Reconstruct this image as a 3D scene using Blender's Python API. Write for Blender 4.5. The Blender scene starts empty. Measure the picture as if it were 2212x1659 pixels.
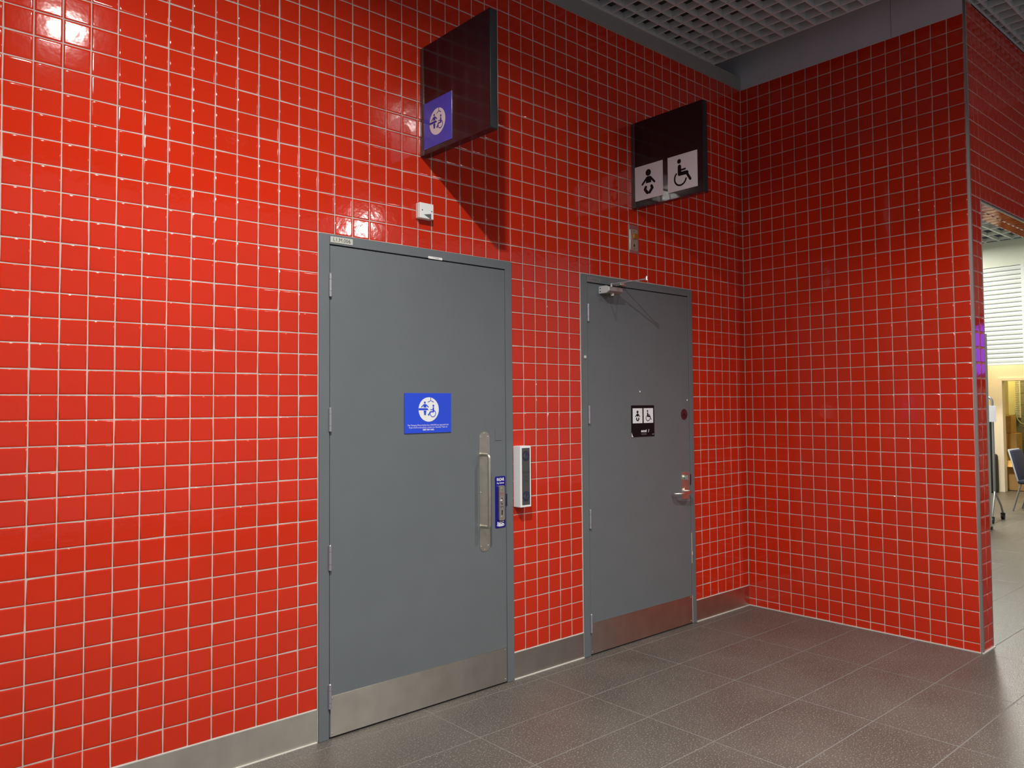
import bpy, bmesh, math, random
from mathutils import Vector, Matrix
random.seed(7)
scene = bpy.context.scene
COL = scene.collection
R = math.radians

# ------------------------------------------------------------------ camera
W, H = 2212, 1659
F_PX, YAW, PITCH, ROLL = 1688.9918, 0.8370, 0.0363, -0.0081
CAM = Vector((-1.6854, -3.5091, 1.6011))
PPX, PPY = 37.501, -14.5608
FW = Vector((math.cos(PITCH)*math.cos(YAW), math.cos(PITCH)*math.sin(YAW), math.sin(PITCH)))
RT = Vector((math.sin(YAW), -math.cos(YAW), 0)); UP = RT.cross(FW)
RT2 = math.cos(ROLL)*RT + math.sin(ROLL)*UP
UP2 = -math.sin(ROLL)*RT + math.cos(ROLL)*UP
cam_d = bpy.data.cameras.new('camera'); cam = bpy.data.objects.new('camera', cam_d); COL.objects.link(cam)
m = Matrix.Identity(4)
for i in range(3):
    m[i][0] = RT2[i]; m[i][1] = UP2[i]; m[i][2] = -FW[i]; m[i][3] = CAM[i]
cam.matrix_world = m
cam_d.sensor_fit = 'HORIZONTAL'; cam_d.sensor_width = 36.0
cam_d.lens = F_PX/W*36.0
cam_d.shift_x = -PPX/W; cam_d.shift_y = PPY/W
cam_d.clip_start = 0.05; cam_d.clip_end = 200
scene.camera = cam
def project(p):
    d = Vector(p)-CAM; c = d.dot(FW)
    if c < 0.05: return None
    return (W/2+PPX+F_PX*d.dot(RT2)/c, H/2+PPY-F_PX*d.dot(UP2)/c, c)

# ------------------------------------------------------------------ world, lights, exposure
world = bpy.data.worlds.new('concourse_air'); scene.world = world; world.use_nodes = True
bg = world.node_tree.nodes['Background']
bg.inputs[0].default_value = (0.90, 0.95, 1.08, 1); bg.inputs[1].default_value = 0.31
vs = scene.view_settings
vs.view_transform = 'Standard'; vs.look = 'None'; vs.gamma = 1.0; vs.use_curve_mapping = False; vs.exposure = 0.0

def area_light(name, loc, power, size, color=(1, 0.955, 0.90), size_y=None, down=True, rot=None, spread=None):
    d = bpy.data.lights.new(name, 'AREA'); d.energy = power; d.color = color
    if size_y: d.shape = 'RECTANGLE'; d.size = size; d.size_y = size_y
    else: d.shape = 'DISK'; d.size = size
    if spread: d.spread = spread
    o = bpy.data.objects.new(name, d); COL.objects.link(o); o.location = loc
    if rot: o.rotation_euler = rot
    return o
# (x, y, z of the light-giving face, power, diameter)
DOWN_AND_FILL_LAMPS = [(-0.61, -2.04, 4.02, 112, 0.08, 168), (2.15, -2.45, 4.18, 42, 0.10, 112), (-2.0, -3.9, 4.18, 26, 0.10, 125),  # third lamp is unseen fill, added to brighten the lower left wall
              (1.2, -4.0, 4.18, 50, 0.10, 125), (4.02, -6.42, 4.18, 110, 0.12, 180)]  # fourth lamp is added fill as well, unseen, for the lower walls
for q in DOWN_AND_FILL_LAMPS:
    area_light('down_or_fill_lamp', (q[0], q[1], q[2]-0.004), q[3], q[4], spread=R(q[5]))
# second light added at the left fitting, narrower cone, lifts the lower wall
area_light('downlight_boost', (DOWN_AND_FILL_LAMPS[0][0], DOWN_AND_FILL_LAMPS[0][1], DOWN_AND_FILL_LAMPS[0][2]-0.0045), 34, 0.08, spread=R(128))
# lamps of the bright room beyond the opening: (x, y, power)
ROOM_LAMPS = [(9.6, 0.35, 300), (11.6, 1.3, 25), (7.2, 1.2, 30)]
for q in ROOM_LAMPS:
    area_light('room_lamp', (q[0], q[1], 4.165), q[2], 1.15, (1, 0.97, 0.88), 0.28)
area_light('kiosk_lamp', (13.3, 1.2, 3.35), 55, 0.5, (1, 0.80, 0.45), 0.2)
area_light('store_lamp', (15.0, 0.9, 2.75), 26, 0.5, (1, 0.78, 0.28), 0.2)

# ------------------------------------------------------------------ materials
MATS = {}
def mat(name, col, rough=0.5, metal=0.0, spec=0.5, coat=0.0, coat_rough=0.05, emit=None, estr=0.0, noise=None, bump=None, aniso=0.0):
    """noise=(scale, amount, detail) colour mottling; bump=(scale, strength, distance)"""
    if name in MATS: return MATS[name]
    M = bpy.data.materials.new(name); M.use_nodes = True
    nt = M.node_tree; b = nt.nodes['Principled BSDF']
    b.inputs['Base Color'].default_value = (*col, 1); b.inputs['Roughness'].default_value = rough
    b.inputs['Metallic'].default_value = metal; b.inputs['Specular IOR Level'].default_value = spec
    b.inputs['Coat Weight'].default_value = coat; b.inputs['Coat Roughness'].default_value = coat_rough
    if aniso:
        b.inputs['Anisotropic'].default_value = aniso; tg = nt.nodes.new('ShaderNodeCombineXYZ'); tg.inputs[2].default_value = 1.0
        nt.links.new(tg.outputs[0], b.inputs['Tangent'])
    if emit:
        b.inputs['Emission Color'].default_value = (*emit, 1); b.inputs['Emission Strength'].default_value = estr
    tc = None
    if noise or bump: tc = nt.nodes.new('ShaderNodeNewGeometry')
    if noise:
        n = nt.nodes.new('ShaderNodeTexNoise'); n.inputs['Scale'].default_value = noise[0]; n.inputs['Detail'].default_value = noise[2]
        nt.links.new(tc.outputs['Position'], n.inputs['Vector'])
        r = nt.nodes.new('ShaderNodeMapRange'); r.inputs[1].default_value = 0.3; r.inputs[2].default_value = 0.7
        r.inputs[3].default_value = 1-noise[1]; r.inputs[4].default_value = 1+noise[1]
        nt.links.new(n.outputs[0], r.inputs[0])
        mx = nt.nodes.new('ShaderNodeVectorMath'); mx.operation = 'SCALE'; mx.inputs[0].default_value = col
        nt.links.new(r.outputs[0], mx.inputs['Scale']); nt.links.new(mx.outputs[0], b.inputs['Base Color'])
    if bump:
        n2 = nt.nodes.new('ShaderNodeTexNoise'); n2.inputs['Scale'].default_value = bump[0]; n2.inputs['Detail'].default_value = 2
        nt.links.new(tc.outputs['Position'], n2.inputs['Vector'])
        bp = nt.nodes.new('ShaderNodeBump'); bp.inputs['Strength'].default_value = bump[1]; bp.inputs['Distance'].default_value = bump[2]
        nt.links.new(n2.outputs[0], bp.inputs['Height']); nt.links.new(bp.outputs[0], b.inputs['Normal'])
        if coat: nt.links.new(bp.outputs[0], b.inputs['Coat Normal'])
    MATS[name] = M; return M

RED = mat('red_glazed_tile', (0.60, 0.028, 0.007), 0.07, spec=0.5, noise=(3.0, 0.04, 3), bump=(26, 0.10, 0.004))
GROUT = mat('pale_grout', (0.57, 0.47, 0.425), 0.9, noise=(14, 0.12, 4))
PAINT = mat('grey_door_paint', (0.140, 0.158, 0.168), 0.42, noise=(5, 0.03, 3), bump=(420, 0.08, 0.001))
PAINT2 = mat('grey_fascia_paint', (0.30, 0.29, 0.27), 0.6, noise=(3, 0.06, 3))
PAINT3 = mat('lilac_grey_fascia', (0.58, 0.56, 0.60), 0.6, noise=(3, 0.06, 3))
STEEL = mat('brushed_steel', (0.60, 0.57, 0.50), 0.34, metal=1.0, noise=(9, 0.08, 5), aniso=0.85)
CHROME = mat('polished_steel', (0.82, 0.80, 0.76), 0.26, metal=1.0)
SATIN = mat('satin_steel', (0.64, 0.61, 0.51), 0.42, metal=1.0, noise=(20, 0.08, 4))
ALU = mat('aluminium_trim', (0.55, 0.53, 0.50), 0.38, metal=0.9)
HINGE = mat('zinc_hinge', (0.55, 0.54, 0.60), 0.35, metal=0.75)
BLACKG = mat('black_gloss_panel', (0.007, 0.007, 0.010), 0.16, spec=0.5, coat=0.4, coat_rough=0.08)
BLACK = mat('matt_black', (0.006, 0.006, 0.006), 0.6)
BLACKP = mat('black_print', (0.006, 0.004, 0.006), 0.5, spec=0.2)
WHITEP = mat('white_print_panel', (0.72, 0.69, 0.72), 0.35)
WHITE = mat('white_plastic', (0.88, 0.89, 0.88), 0.35)
BLUE = mat('blue_sign', (0.022, 0.075, 0.72), 0.35)
BLUE2 = mat('violet_blue_panel', (0.045, 0.06, 0.52), 0.3, coat=0.3)
NAVY = mat('navy_print', (0.03, 0.03, 0.30), 0.4)
RADAR = mat('deep_blue_plate', (0.006, 0.004, 0.22), 0.3)
PLATE = mat('number_plate_white', (0.55, 0.56, 0.50), 0.4)
PLATE2 = mat('number_plate_grey', (0.22, 0.20, 0.19), 0.4)
INK = mat('grey_ink', (0.03, 0.03, 0.03), 0.6)
INK2 = mat('faded_ink', (0.07, 0.06, 0.06), 0.6)
PINKINK = mat('red_ink', (0.40, 0.12, 0.11), 0.6)
AMBER = mat('amber_lens', (0.42, 0.13, 0.012), 0.18, coat=0.4)
SCREEN = mat('dark_screen', (0.075, 0.075, 0.075), 0.30)
SCREENB = mat('dark_screen_blue', (0.026, 0.028, 0.060), 0.35)
SCREENF = mat('dark_screen_figure', (0.085, 0.088, 0.105), 0.35)
MAROON = mat('maroon_sticker', (0.075, 0.012, 0.020), 0.45)
MAROON2 = mat('maroon_print', (0.018, 0.001, 0.004), 0.45)
SHADEG = mat('grey_lens', (0.12, 0.12, 0.13), 0.4)
CAULK = mat('white_sealant', (0.62, 0.60, 0.55), 0.7)
CEILG = mat('grey_cell_ceiling', (0.60, 0.62, 0.63), 0.55)
DECK = mat('dark_ceiling_deck', (0.09, 0.095, 0.10), 0.9)
BEIGE = mat('beige_duct', (0.33, 0.29, 0.24), 0.8)
CREAM = mat('cream_wall', (0.78, 0.68, 0.52), 0.7, noise=(1.5, 0.05, 3))
RWHITE = mat('room_white_wall', (0.62, 0.65, 0.55), 0.7)
SHUT = mat('white_shutter', (0.62, 0.65, 0.62), 0.45)
BLOCK = mat('grey_block', (0.22, 0.22, 0.19), 0.85, noise=(12, 0.15, 4))
CARD = mat('brown_cardboard', (0.40, 0.23, 0.075), 0.85, noise=(8, 0.1, 3))
CARD2 = mat('inner_cardboard', (0.62, 0.40, 0.14), 0.85)
TUBE = mat('grey_tube_metal', (0.35, 0.35, 0.36), 0.35, metal=0.8)
NAVYF = mat('navy_upholstery', (0.018, 0.022, 0.045), 0.8)
PAPER = mat('pale_paper', (0.62, 0.63, 0.70), 0.7)
YELLOWC = mat('cream_cupboard', (0.75, 0.70, 0.45), 0.5)
GREEN = mat('green_plastic', (0.10, 0.35, 0.10), 0.5)
LAMP = mat('lamp_lens', (0.9, 0.88, 0.82), 0.4, emit=(1, 0.93, 0.84), estr=2.0)
LAMP2 = mat('panel_lamp_lens', (0.9, 0.9, 0.88), 0.4, emit=(1, 0.97, 0.90), estr=9)
PURPLE = mat('purple_screen', (0.05, 0.02, 0.10), 0.4, emit=(0.13, 0.09, 1.0), estr=2.8)
CHIP = mat('bare_primer', (0.62, 0.58, 0.48), 0.7)

def floor_material():
    M = bpy.data.materials.new('dark_speckled_floor_tile'); M.use_nodes = True
    nt = M.node_tree; b = nt.nodes['Principled BSDF']; g = nt.nodes.new('ShaderNodeNewGeometry')
    n = nt.nodes.new('ShaderNodeTexNoise'); n.inputs['Scale'].default_value = 2.2; n.inputs['Detail'].default_value = 5
    nt.links.new(g.outputs['Position'], n.inputs['Vector'])
    cr = nt.nodes.new('ShaderNodeValToRGB')
    cr.color_ramp.elements[0].position = 0.3; cr.color_ramp.elements[0].color = (0.080, 0.072, 0.062, 1)
    cr.color_ramp.elements[1].position = 0.75; cr.color_ramp.elements[1].color = (0.112, 0.101, 0.087, 1)
    nt.links.new(n.outputs[0], cr.inputs[0])
    v = nt.nodes.new('ShaderNodeTexNoise'); v.inputs['Scale'].default_value = 135; v.inputs['Detail'].default_value = 2
    nt.links.new(g.outputs['Position'], v.inputs['Vector'])
    st = nt.nodes.new('ShaderNodeMapRange'); st.inputs[1].default_value = 0.58; st.inputs[2].default_value = 0.68
    nt.links.new(v.outputs[0], st.inputs[0])
    mx = nt.nodes.new('ShaderNodeMix'); mx.data_type = 'RGBA'
    nt.links.new(st.outputs[0], mx.inputs[0]); nt.links.new(cr.outputs[0], mx.inputs[6]); mx.inputs[7].default_value = (0.27, 0.25, 0.225, 1)
    nt.links.new(mx.outputs[2], b.inputs['Base Color'])
    ro = nt.nodes.new('ShaderNodeMapRange'); ro.inputs[3].default_value = 0.34; ro.inputs[4].default_value = 0.46
    nt.links.new(n.outputs[0], ro.inputs[0]); nt.links.new(ro.outputs[0], b.inputs['Roughness'])
    bp = nt.nodes.new('ShaderNodeBump'); bp.inputs['Strength'].default_value = 0.5; bp.inputs['Distance'].default_value = 0.004
    nt.links.new(v.outputs[0], bp.inputs['Height']); nt.links.new(bp.outputs[0], b.inputs['Normal'])
    b.inputs['Specular IOR Level'].default_value = 0.5
    return M
FLOORT = floor_material()
FGROUT = mat('floor_grout', (0.165, 0.155, 0.14), 0.85)

# ------------------------------------------------------------------ object helpers
def empty(name, loc=(0, 0, 0)):
    o = bpy.data.objects.new(name, None); o.empty_display_size = 0.1; COL.objects.link(o); o.location = loc; return o
def tag(o, label=None, cat=None, group=None, kind=None):
    if label: o['label'] = label
    if cat: o['category'] = cat
    if group: o['group'] = group
    if kind: o['kind'] = kind
    return o
def link_mesh(name, me, parent=None):
    o = bpy.data.objects.new(name, me); COL.objects.link(o)
    if parent:
        o.parent = parent
        if parent.parent is None: o.matrix_parent_inverse = Matrix.Translation(-Vector(parent.location))
    return o
class MB:
    """collects world-space shapes and builds ONE mesh object"""
    def __init__(s): s.v = []; s.f = []; s.sm = []
    def add(s, vs, fs, smooth=False):
        n = len(s.v); s.v += [tuple(p) for p in vs]; s.f += [tuple(i+n for i in f) for f in fs]; s.sm += [smooth]*len(fs); return s
    def box(s, x0, x1, y0, y1, z0, z1):
        x0, x1 = sorted((x0, x1)); y0, y1 = sorted((y0, y1)); z0, z1 = sorted((z0, z1))
        vs = [(x0, y0, z0), (x1, y0, z0), (x1, y1, z0), (x0, y1, z0), (x0, y0, z1), (x1, y0, z1), (x1, y1, z1), (x0, y1, z1)]
        return s.add(vs, [(0, 3, 2, 1), (4, 5, 6, 7), (0, 1, 5, 4), (1, 2, 6, 5), (2, 3, 7, 6), (3, 0, 4, 7)])
    def bbox(s, x0, x1, y0, y1, z0, z1, b=0.004, seg=2):
        x0, x1 = sorted((x0, x1)); y0, y1 = sorted((y0, y1)); z0, z1 = sorted((z0, z1))
        bm = bmesh.new(); bmesh.ops.create_cube(bm, size=1)
        for v in bm.verts: v.co = Vector(((x0+x1)/2+v.co.x*(x1-x0), (y0+y1)/2+v.co.y*(y1-y0), (z0+z1)/2+v.co.z*(z1-z0)))
        b = min(b, 0.49*min(x1-x0, y1-y0, z1-z0))
        bmesh.ops.bevel(bm, geom=bm.edges[:], offset=b, segments=seg, affect='EDGES', profile=0.5)
        return s.frombm(bm)
    def frombm(s, bm, mtx=None, smooth=False):
        if mtx is not None: bm.transform(mtx)
        bm.verts.index_update()
        vs = [v.co.copy() for v in bm.verts]; fs = [tuple(v.index for v in f.verts) for f in bm.faces]; bm.free()
        return s.add(vs, fs, smooth)
    def tube(s, pts, r, n=10, cap=True):
        P = [Vector(p) for p in pts]; rings = []; k = len(P)
        up = Vector((0.03, 0.07, 1)).normalized()
        a = None
        for i in range(k):
            t = (P[min(i+1, k-1)]-P[max(i-1, 0)]).normalized()
            if a is None:
                a = t.cross(up)
                if a.length < 0.05: a = t.cross(Vector((1, 0.1, 0)))
            else: a = a-t*a.dot(t)          # carried along the path without twisting
            a.normalize(); c = t.cross(a).normalized()
            rr = r[i] if isinstance(r, (list, tuple)) else r
            rings.append([P[i]+rr*(math.cos(2*math.pi*j/n)*a+math.sin(2*math.pi*j/n)*c) for j in range(n)])
        # keep rings aligned
        vs = [p for g in rings for p in g]; fs = []
        for i in range(k-1):
            for j in range(n):
                fs.append((i*n+j, i*n+(j+1) % n, (i+1)*n+(j+1) % n, (i+1)*n+j))
        s.add(vs, fs, True)
        if cap:
            s.add(rings[0], [tuple(range(n))]); s.add(rings[-1], [tuple(range(n-1, -1, -1))])
        return s
    def cyl(s, a, b, r, n=16): return s.tube([a, b], r, n)
    def prism(s, pts, vec):
        """closed polygon pts (3D) extruded by vec"""
        n = len(pts); P = [Vector(p) for p in pts]; q = [p+Vector(vec) for p in P]
        fs = [tuple(range(n)), tuple(range(2*n-1, n-1, -1))]
        for i in range(n): fs.append((i, i+n, (i+1) % n+n, (i+1) % n))
        return s.add(P+q, fs)
    def build(s, name, material, parent=None):
        me = bpy.data.meshes.new(name); me.from_pydata(s.v, [], s.f); me.materials.append(material)
        me.polygons.foreach_set('use_smooth', s.sm)
        bm = bmesh.new(); bm.from_mesh(me); bmesh.ops.recalc_face_normals(bm, faces=bm.faces[:]); bm.to_mesh(me); bm.free()
        me.update(); return link_mesh(name, me, parent)
def B(name, material, parent, x0, x1, y0, y1, z0, z1, bev=0.0):
    b = MB()
    (b.bbox(x0, x1, y0, y1, z0, z1, bev) if bev else b.box(x0, x1, y0, y1, z0, z1))
    return b.build(name, material, parent)

class Flat:
    """thin printed shapes on a plane: origin o, axes u,v (unit metres), n towards viewer"""
    def __init__(s, o, u, v, n, su=1.0, sv=None, t=0.0006):
        s.o = Vector(o); s.u = Vector(u); s.v = Vector(v); s.n = Vector(n); s.su = su; s.sv = sv or su; s.t = t; s.m = MB(); s.k = 0
    def P(s, a, b): return s.o+s.u*(a*s.su)+s.v*(b*s.sv)
    def poly(s, pts):
        s.k += 1
        s.m.prism([s.P(a, b) for a, b in pts], s.n*(s.t+0.00004*s.k)); return s
    def rect(s, a0, b0, a1, b1): return s.poly([(a0, b0), (a1, b0), (a1, b1), (a0, b1)])
    def disc(s, a, b, r, rv=None, n=40):
        rv = rv or r
        return s.poly([(a+r*math.cos(2*math.pi*i/n), b+rv*math.sin(2*math.pi*i/n)) for i in range(n)])
    def capsule(s, a0, b0, a1, b1, w, n=8, round_ends=True):
        d = Vector((a1-a0, b1-b0)); an = math.atan2(d.y, d.x); h = w/2; pts = []
        if round_ends:
            for i in range(n+1):
                t = an-math.pi/2+math.pi*i/n; pts.append((a1+h*math.cos(t), b1+h*math.sin(t)))
            for i in range(n+1):
                t = an+math.pi/2+math.pi*i/n; pts.append((a0+h*math.cos(t), b0+h*math.sin(t)))
        else:
            nx, ny = -math.sin(an)*h, math.cos(an)*h
            pts = [(a0-nx, b0-ny), (a1-nx, b1-ny), (a1+nx, b1+ny), (a0+nx, b0+ny)]
        return s.poly(pts)
    def line(s, pts, w):
        for p, q in zip(pts, pts[1:]): s.capsule(*p, *q, w)
        return s
    def arc(s, a, b, r, w, t0, t1, n=36, rv=None):
        rv = rv or r; out = []; inn = []
        for i in range(n+1):
            t = R(t0+(t1-t0)*i/n)
            out.append((a+(r+w/2)*math.cos(t), b+(rv+w/2)*math.sin(t))); inn.append((a+(r-w/2)*math.cos(t), b+(rv-w/2)*math.sin(t)))
        s.k += 1
        h = s.n*(s.t+0.00004*s.k)
        for i in range(n):
            s.m.prism([s.P(*out[i]), s.P(*out[i+1]), s.P(*inn[i+1]), s.P(*inn[i])], h)
        return s
    def build(s, name, material, parent): return s.m.build(name, material, parent)

def rrect(x0, z0, x1, z1, r, n=5):
    pts = []
    for cx, cz, a in ((x1-r, z0+r, -90), (x1-r, z1-r, 0), (x0+r, z1-r, 90), (x0+r, z0+r, 180)):
        for i in range(n+1):
            t = R(a+90*i/n); pts.append((cx+r*math.cos(t), cz+r*math.sin(t)))
    return pts

def text(name, string, size, o, u, v, n, material, parent, width=None, align='CENTER', bold=0.0, t=0.0004):
    c = bpy.data.curves.new('tmp_text', 'FONT'); c.body = string; c.size = 1.0; c.align_x = align; c.align_y = 'CENTER'
    c.offset = bold; c.resolution_u = 3; c.extrude = 0.0
    ob = bpy.data.objects.new('tmp_text', c); COL.objects.link(ob)
    dg = bpy.context.evaluated_depsgraph_get()
    me = bpy.data.meshes.new_from_object(ob.evaluated_get(dg))
    bpy.data.objects.remove(ob); bpy.data.curves.remove(c)
    xs = [q.co.x for q in me.vertices]
    k = size if not width else width/(max(xs)-min(xs))
    u, v, n = Vector(u), Vector(v), Vector(n)
    for q in me.vertices:
        q.co = Vector(o)+u*(q.co.x*k)+v*(q.co.y*size)+n*t
    me.materials.clear(); me.materials.append(material); me.name = name
    return link_mesh(name, me, parent)

# ------------------------------------------------------------------ tiles
def tile_geom(w, h, bev=0.0070, depth=0.007):
    rings = [(0.0, -depth, 1.0, 0.0), (0.0, -0.0010, 0.70, 0.71), (bev*0.33, -0.0004, 0.36, 0.93), (bev, 0.0, 0.0, 1.0)]
    vs = []; ns = []; fs = []
    for off, d, side, fr in rings:
        for sx, sy in ((-1, -1), (1, -1), (1, 1), (-1, 1)):
            vs.append((sx*(w/2-off), sy*(h/2-off), d))
            ns.append(Vector((sx*side*0.7071, sy*side*0.7071, fr)).normalized())
    for k in range(3):
        for j in range(4):
            a = k*4+j; b = k*4+(j+1) % 4; fs.append((a, b, b+4, a+4))
    fs.append((12, 13, 14, 15))
    return vs, ns, fs
TILE_CACHE = {}
def tile_mesh(w, h, material, name, bev):
    key = (round(w, 4), round(h, 4), material.name, bev)
    if key not in TILE_CACHE:
        vs, ns, fs = tile_geom(w, h, bev)
        me = bpy.data.meshes.new(name); me.from_pydata(vs, [], fs); me.materials.append(material)
        me.polygons.foreach_set('use_smooth', [True]*len(fs)); me.update()
        me.normals_split_custom_set_from_vertices(ns)
        TILE_CACHE[key] = me
    return TILE_CACHE[key]
def lay_tiles(parent, name, cells, u, v, n, material, bev=0.0070, limit=300, tilt=0.0035, field='tile_field'):
    """cells: (centre Vector, w, h). The `limit` tiles that show largest become objects, the rest one joined part."""
    u, v, n = Vector(u), Vector(v), Vector(n); items = []
    for c, w, h in cells:
        q = [project(c+u*(sx*w/2)+v*(sy*h/2)) for sx, sy in ((-1, -1), (1, -1), (1, 1), (-1, 1))]
        area = 0.0
        if all(q) and any(-20 < p[0] < W+20 and -20 < p[1] < H+20 for p in q):
            area = abs(sum(q[i][0]*q[(i+1) % 4][1]-q[(i+1) % 4][0]*q[i][1] for i in range(4)))/2
        items.append((area, c, w, h))
    order = sorted(range(len(items)), key=lambda i: -items[i][0])
    single = set(i for i in order[:limit] if items[i][0] > 0)
    V = []; N = []; F = []
    for i, (area, c, w, h) in enumerate(items):
        rx, ry = random.gauss(0, tilt), random.gauss(0, tilt)
        nn = (n+u*rx+v*ry).normalized(); uu = (u-nn*u.dot(nn)).normalized(); vv = nn.cross(uu)
        if i in single:
            o = bpy.data.objects.new(name, tile_mesh(w, h, material, name, bev)); COL.objects.link(o); o.parent = parent
            M4 = Matrix.Identity(4)
            for k in range(3):
                M4[k][0] = uu[k]; M4[k][1] = vv[k]; M4[k][2] = nn[k]; M4[k][3] = c[k]
            o.matrix_world = M4
        else:
            vs, ns, fs = tile_geom(w, h, bev); b = len(V)
            V += [c+uu*p[0]+vv*p[1]+nn*p[2] for p in vs]; N += [uu*p[0]+vv*p[1]+nn*p[2] for p in ns]
            F += [tuple(k+b for k in f) for f in fs]
    if V:
        me = bpy.data.meshes.new(field); me.from_pydata(V, [], F); me.materials.append(material)
        me.polygons.foreach_set('use_smooth', [True]*len(F)); me.update(); me.normals_split_custom_set_from_vertices(N)
        o = link_mesh(field, me, parent); o['kind'] = 'stuff'
G = 0.0042      # grout joint

# rows (heights of the horizontal joints) and columns of the long wall
ZT = 4.155
ROW0 = 0.1578
rows = [ROW0+0.1*j for j in range(0, 40)]+[ZT]
colsL = [-3.8055+0.1*i for i in range(0, 39)]+[0.0945]
colsD = [0.0945, 0.184, 0.2835, 0.3805, 0.4805, 0.578, 0.678, 0.767, 0.865, 0.962, 1.0515, 1.148, 1.246, 1.336]
colsM = [1.336, 1.432, 1.531, 1.627, 1.7255, 1.823, 1.9235]
colsE = [1.9235, 2.0185, 2.118, 2.215, 2.313, 2.411, 2.5095, 2.609, 2.7085, 2.8085, 2.908, 3.0095, 3.105]
colsR = [3.105, 3.204, 3.302, 3.400, 3.501, 3.601, 3.7005, 3.8195]
cols = colsL+colsD[1:]+colsM[1:]+colsE[1:]+colsR[1:]
D1 = (0.0945, 1.336, 2.4565); D2 = (1.9250, 3.108, 2.4535)

# ------------------------------------------------------------------ structure: long red wall
wl = MB()
for x0, x1, z0, z1 in ((-3.9, D1[0], 0, ZT), (D1[0], D1[1], D1[2], ZT), (D1[1], D2[0], 0, ZT), (D2[0], D2[1], D2[2], ZT), (D2[1], 3.822, 0, ZT)):
    wl.box(x0, x1, 0.0010, 0.16, z0, z1)
wall_left = wl.build('wall_left', GROUT); tag(wall_left, 'long red tiled wall with two grey doors in it', 'wall', kind='structure')
cells = []
for x0, x1 in zip(cols, cols[1:]):
    for z0, z1 in zip(rows, rows[1:]):
        xm = (x0+x1)/2
        if D1[0]-0.01 < xm < D1[1]+0.01 and z0 < 2.42: continue
        if D2[0]-0.01 < xm < D2[1]+0.01 and z0 < 2.42: continue
        cells.append((Vector((xm, 0, (z0+z1)/2)), x1-x0-G, z1-z0-G))
lay_tiles(wall_left, 'tile', cells, (1, 0, 0), (0, 0, 1), (0, -1, 0), RED)

# side wall
wall_right = MB().box(3.8210, 4.030, -1.688, 0.16, 0, ZT).build('wall_right', GROUT)
tag(wall_right, 'short red tiled side wall meeting the long wall in the corner', 'wall', kind='structure')
sc = [0.0, 0.063, 0.163, 0.264, 0.365, 0.467, 0.568, 0.669, 0.770, 0.871, 0.9725, 1.073, 1.174, 1.275, 1.376, 1.477, 1.579, 1.680]
rows2 = [0.004, 0.0578]+rows
cells = []
for a, b in zip(sc, sc[1:]):
    for z0, z1 in zip(rows2, rows2[1:]):
        cells.append((Vector((3.82, -(a+b)/2, (z0+z1)/2)), b-a-G, z1-z0-G))
lay_tiles(wall_right, 'tile', cells, (0, -1, 0), (0, 0, 1), (-1, 0, 0), RED)

# end face and lintel of the opening beside it
YR = -1.690; ZL = 2.940; JX = 4.023
wf = MB().box(JX, 7.6, YR+0.0028, -1.50, ZL+0.003, ZT+0.1)
wf.box(7.0, 7.6, YR+0.0028, -1.50, 0, ZL+0.01)
wall_front = wf.build('wall_front', GROUT); tag(wall_front, 'red tiled end face and lintel around the opening on the right', 'wall', kind='structure')
cells = []
rows3 = [z for z in rows2 if z < ZT-0.01]+[ZT, ZT+0.1]
for a, b in ((3.836, 3.940), (3.940, JX)):
    for z0, z1 in zip(rows3, rows3[1:]):
        cells.append((Vector(((a+b)/2, YR, (z0+z1)/2)), b-a-G, z1-z0-G))
lz = [ZL+0.004, 2.9578]+[z for z in rows3 if z > 2.97]
for i in range(35):
    a = JX+0.1*i; b = a+0.1
    for z0, z1 in zip(lz, lz[1:]):
        cells.append((Vector(((a+b)/2, YR, (z0+z1)/2)), b-a-G, max(0.006, z1-z0-G)))
for i in range(6):
    for z0, z1 in zip(rows3, rows3[1:]):
        if z1 < ZL-0.05: cells.append((Vector((7.055+0.1*i, YR, (z0+z1)/2)), 0.1-G, z1-z0-G))
lay_tiles(wall_front, 'tile', cells, (1, 0, 0), (0, 0, 1), (0, -1, 0), RED, tilt=0.004)
cells = []
for i in range(29):
    a = JX+0.1*i+0.03; b = a+0.1
    for y0, y1 in ((-1.684, -1.595), (-1.595, -1.505)):
        cells.append((Vector(((a+b)/2, (y0+y1)/2, ZL)), b-a-G, y1-y0-G))
lay_tiles(wall_front, 'soffit_tile', cells, (1, 0, 0), (0, -1, 0), (0, 0, -1), RED, tilt=0.004)
# corner and edge trims
t1 = B('trim_1', ALU, None, 3.8165, 3.834, -1.6975, -1.682, 0.0, 4.262); tag(t1, 'vertical aluminium corner trim at the end of the side wall', 'trim', kind='structure')
t2 = B('trim_2', ALU, None, JX-0.002, 7.0, YR-0.004, YR+0.010, ZL-0.004, ZL+0.006); tag(t2, 'thin aluminium edge trim along the underside of the tiled lintel', 'trim', kind='structure')
t3 = B('trim_3', ALU, None, JX-0.0015, JX+0.002, YR-0.002, YR+0.008, 0.0, ZL+0.006); tag(t3, 'thin aluminium edge trim down the opening side of the end face', 'trim', kind='structure')
t4 = empty('trim_4'); tag(t4, 'white sealant bead where the red side wall meets the floor', 'sealant', kind='structure')
B('sealant', CAULK, t4, 3.812, 3.824, -1.690, -0.004, 0.0, 0.006)
B('sealant', CAULK, t4, 3.812, JX+0.006, -1.702, YR+0.004, 0.0, 0.006)

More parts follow.
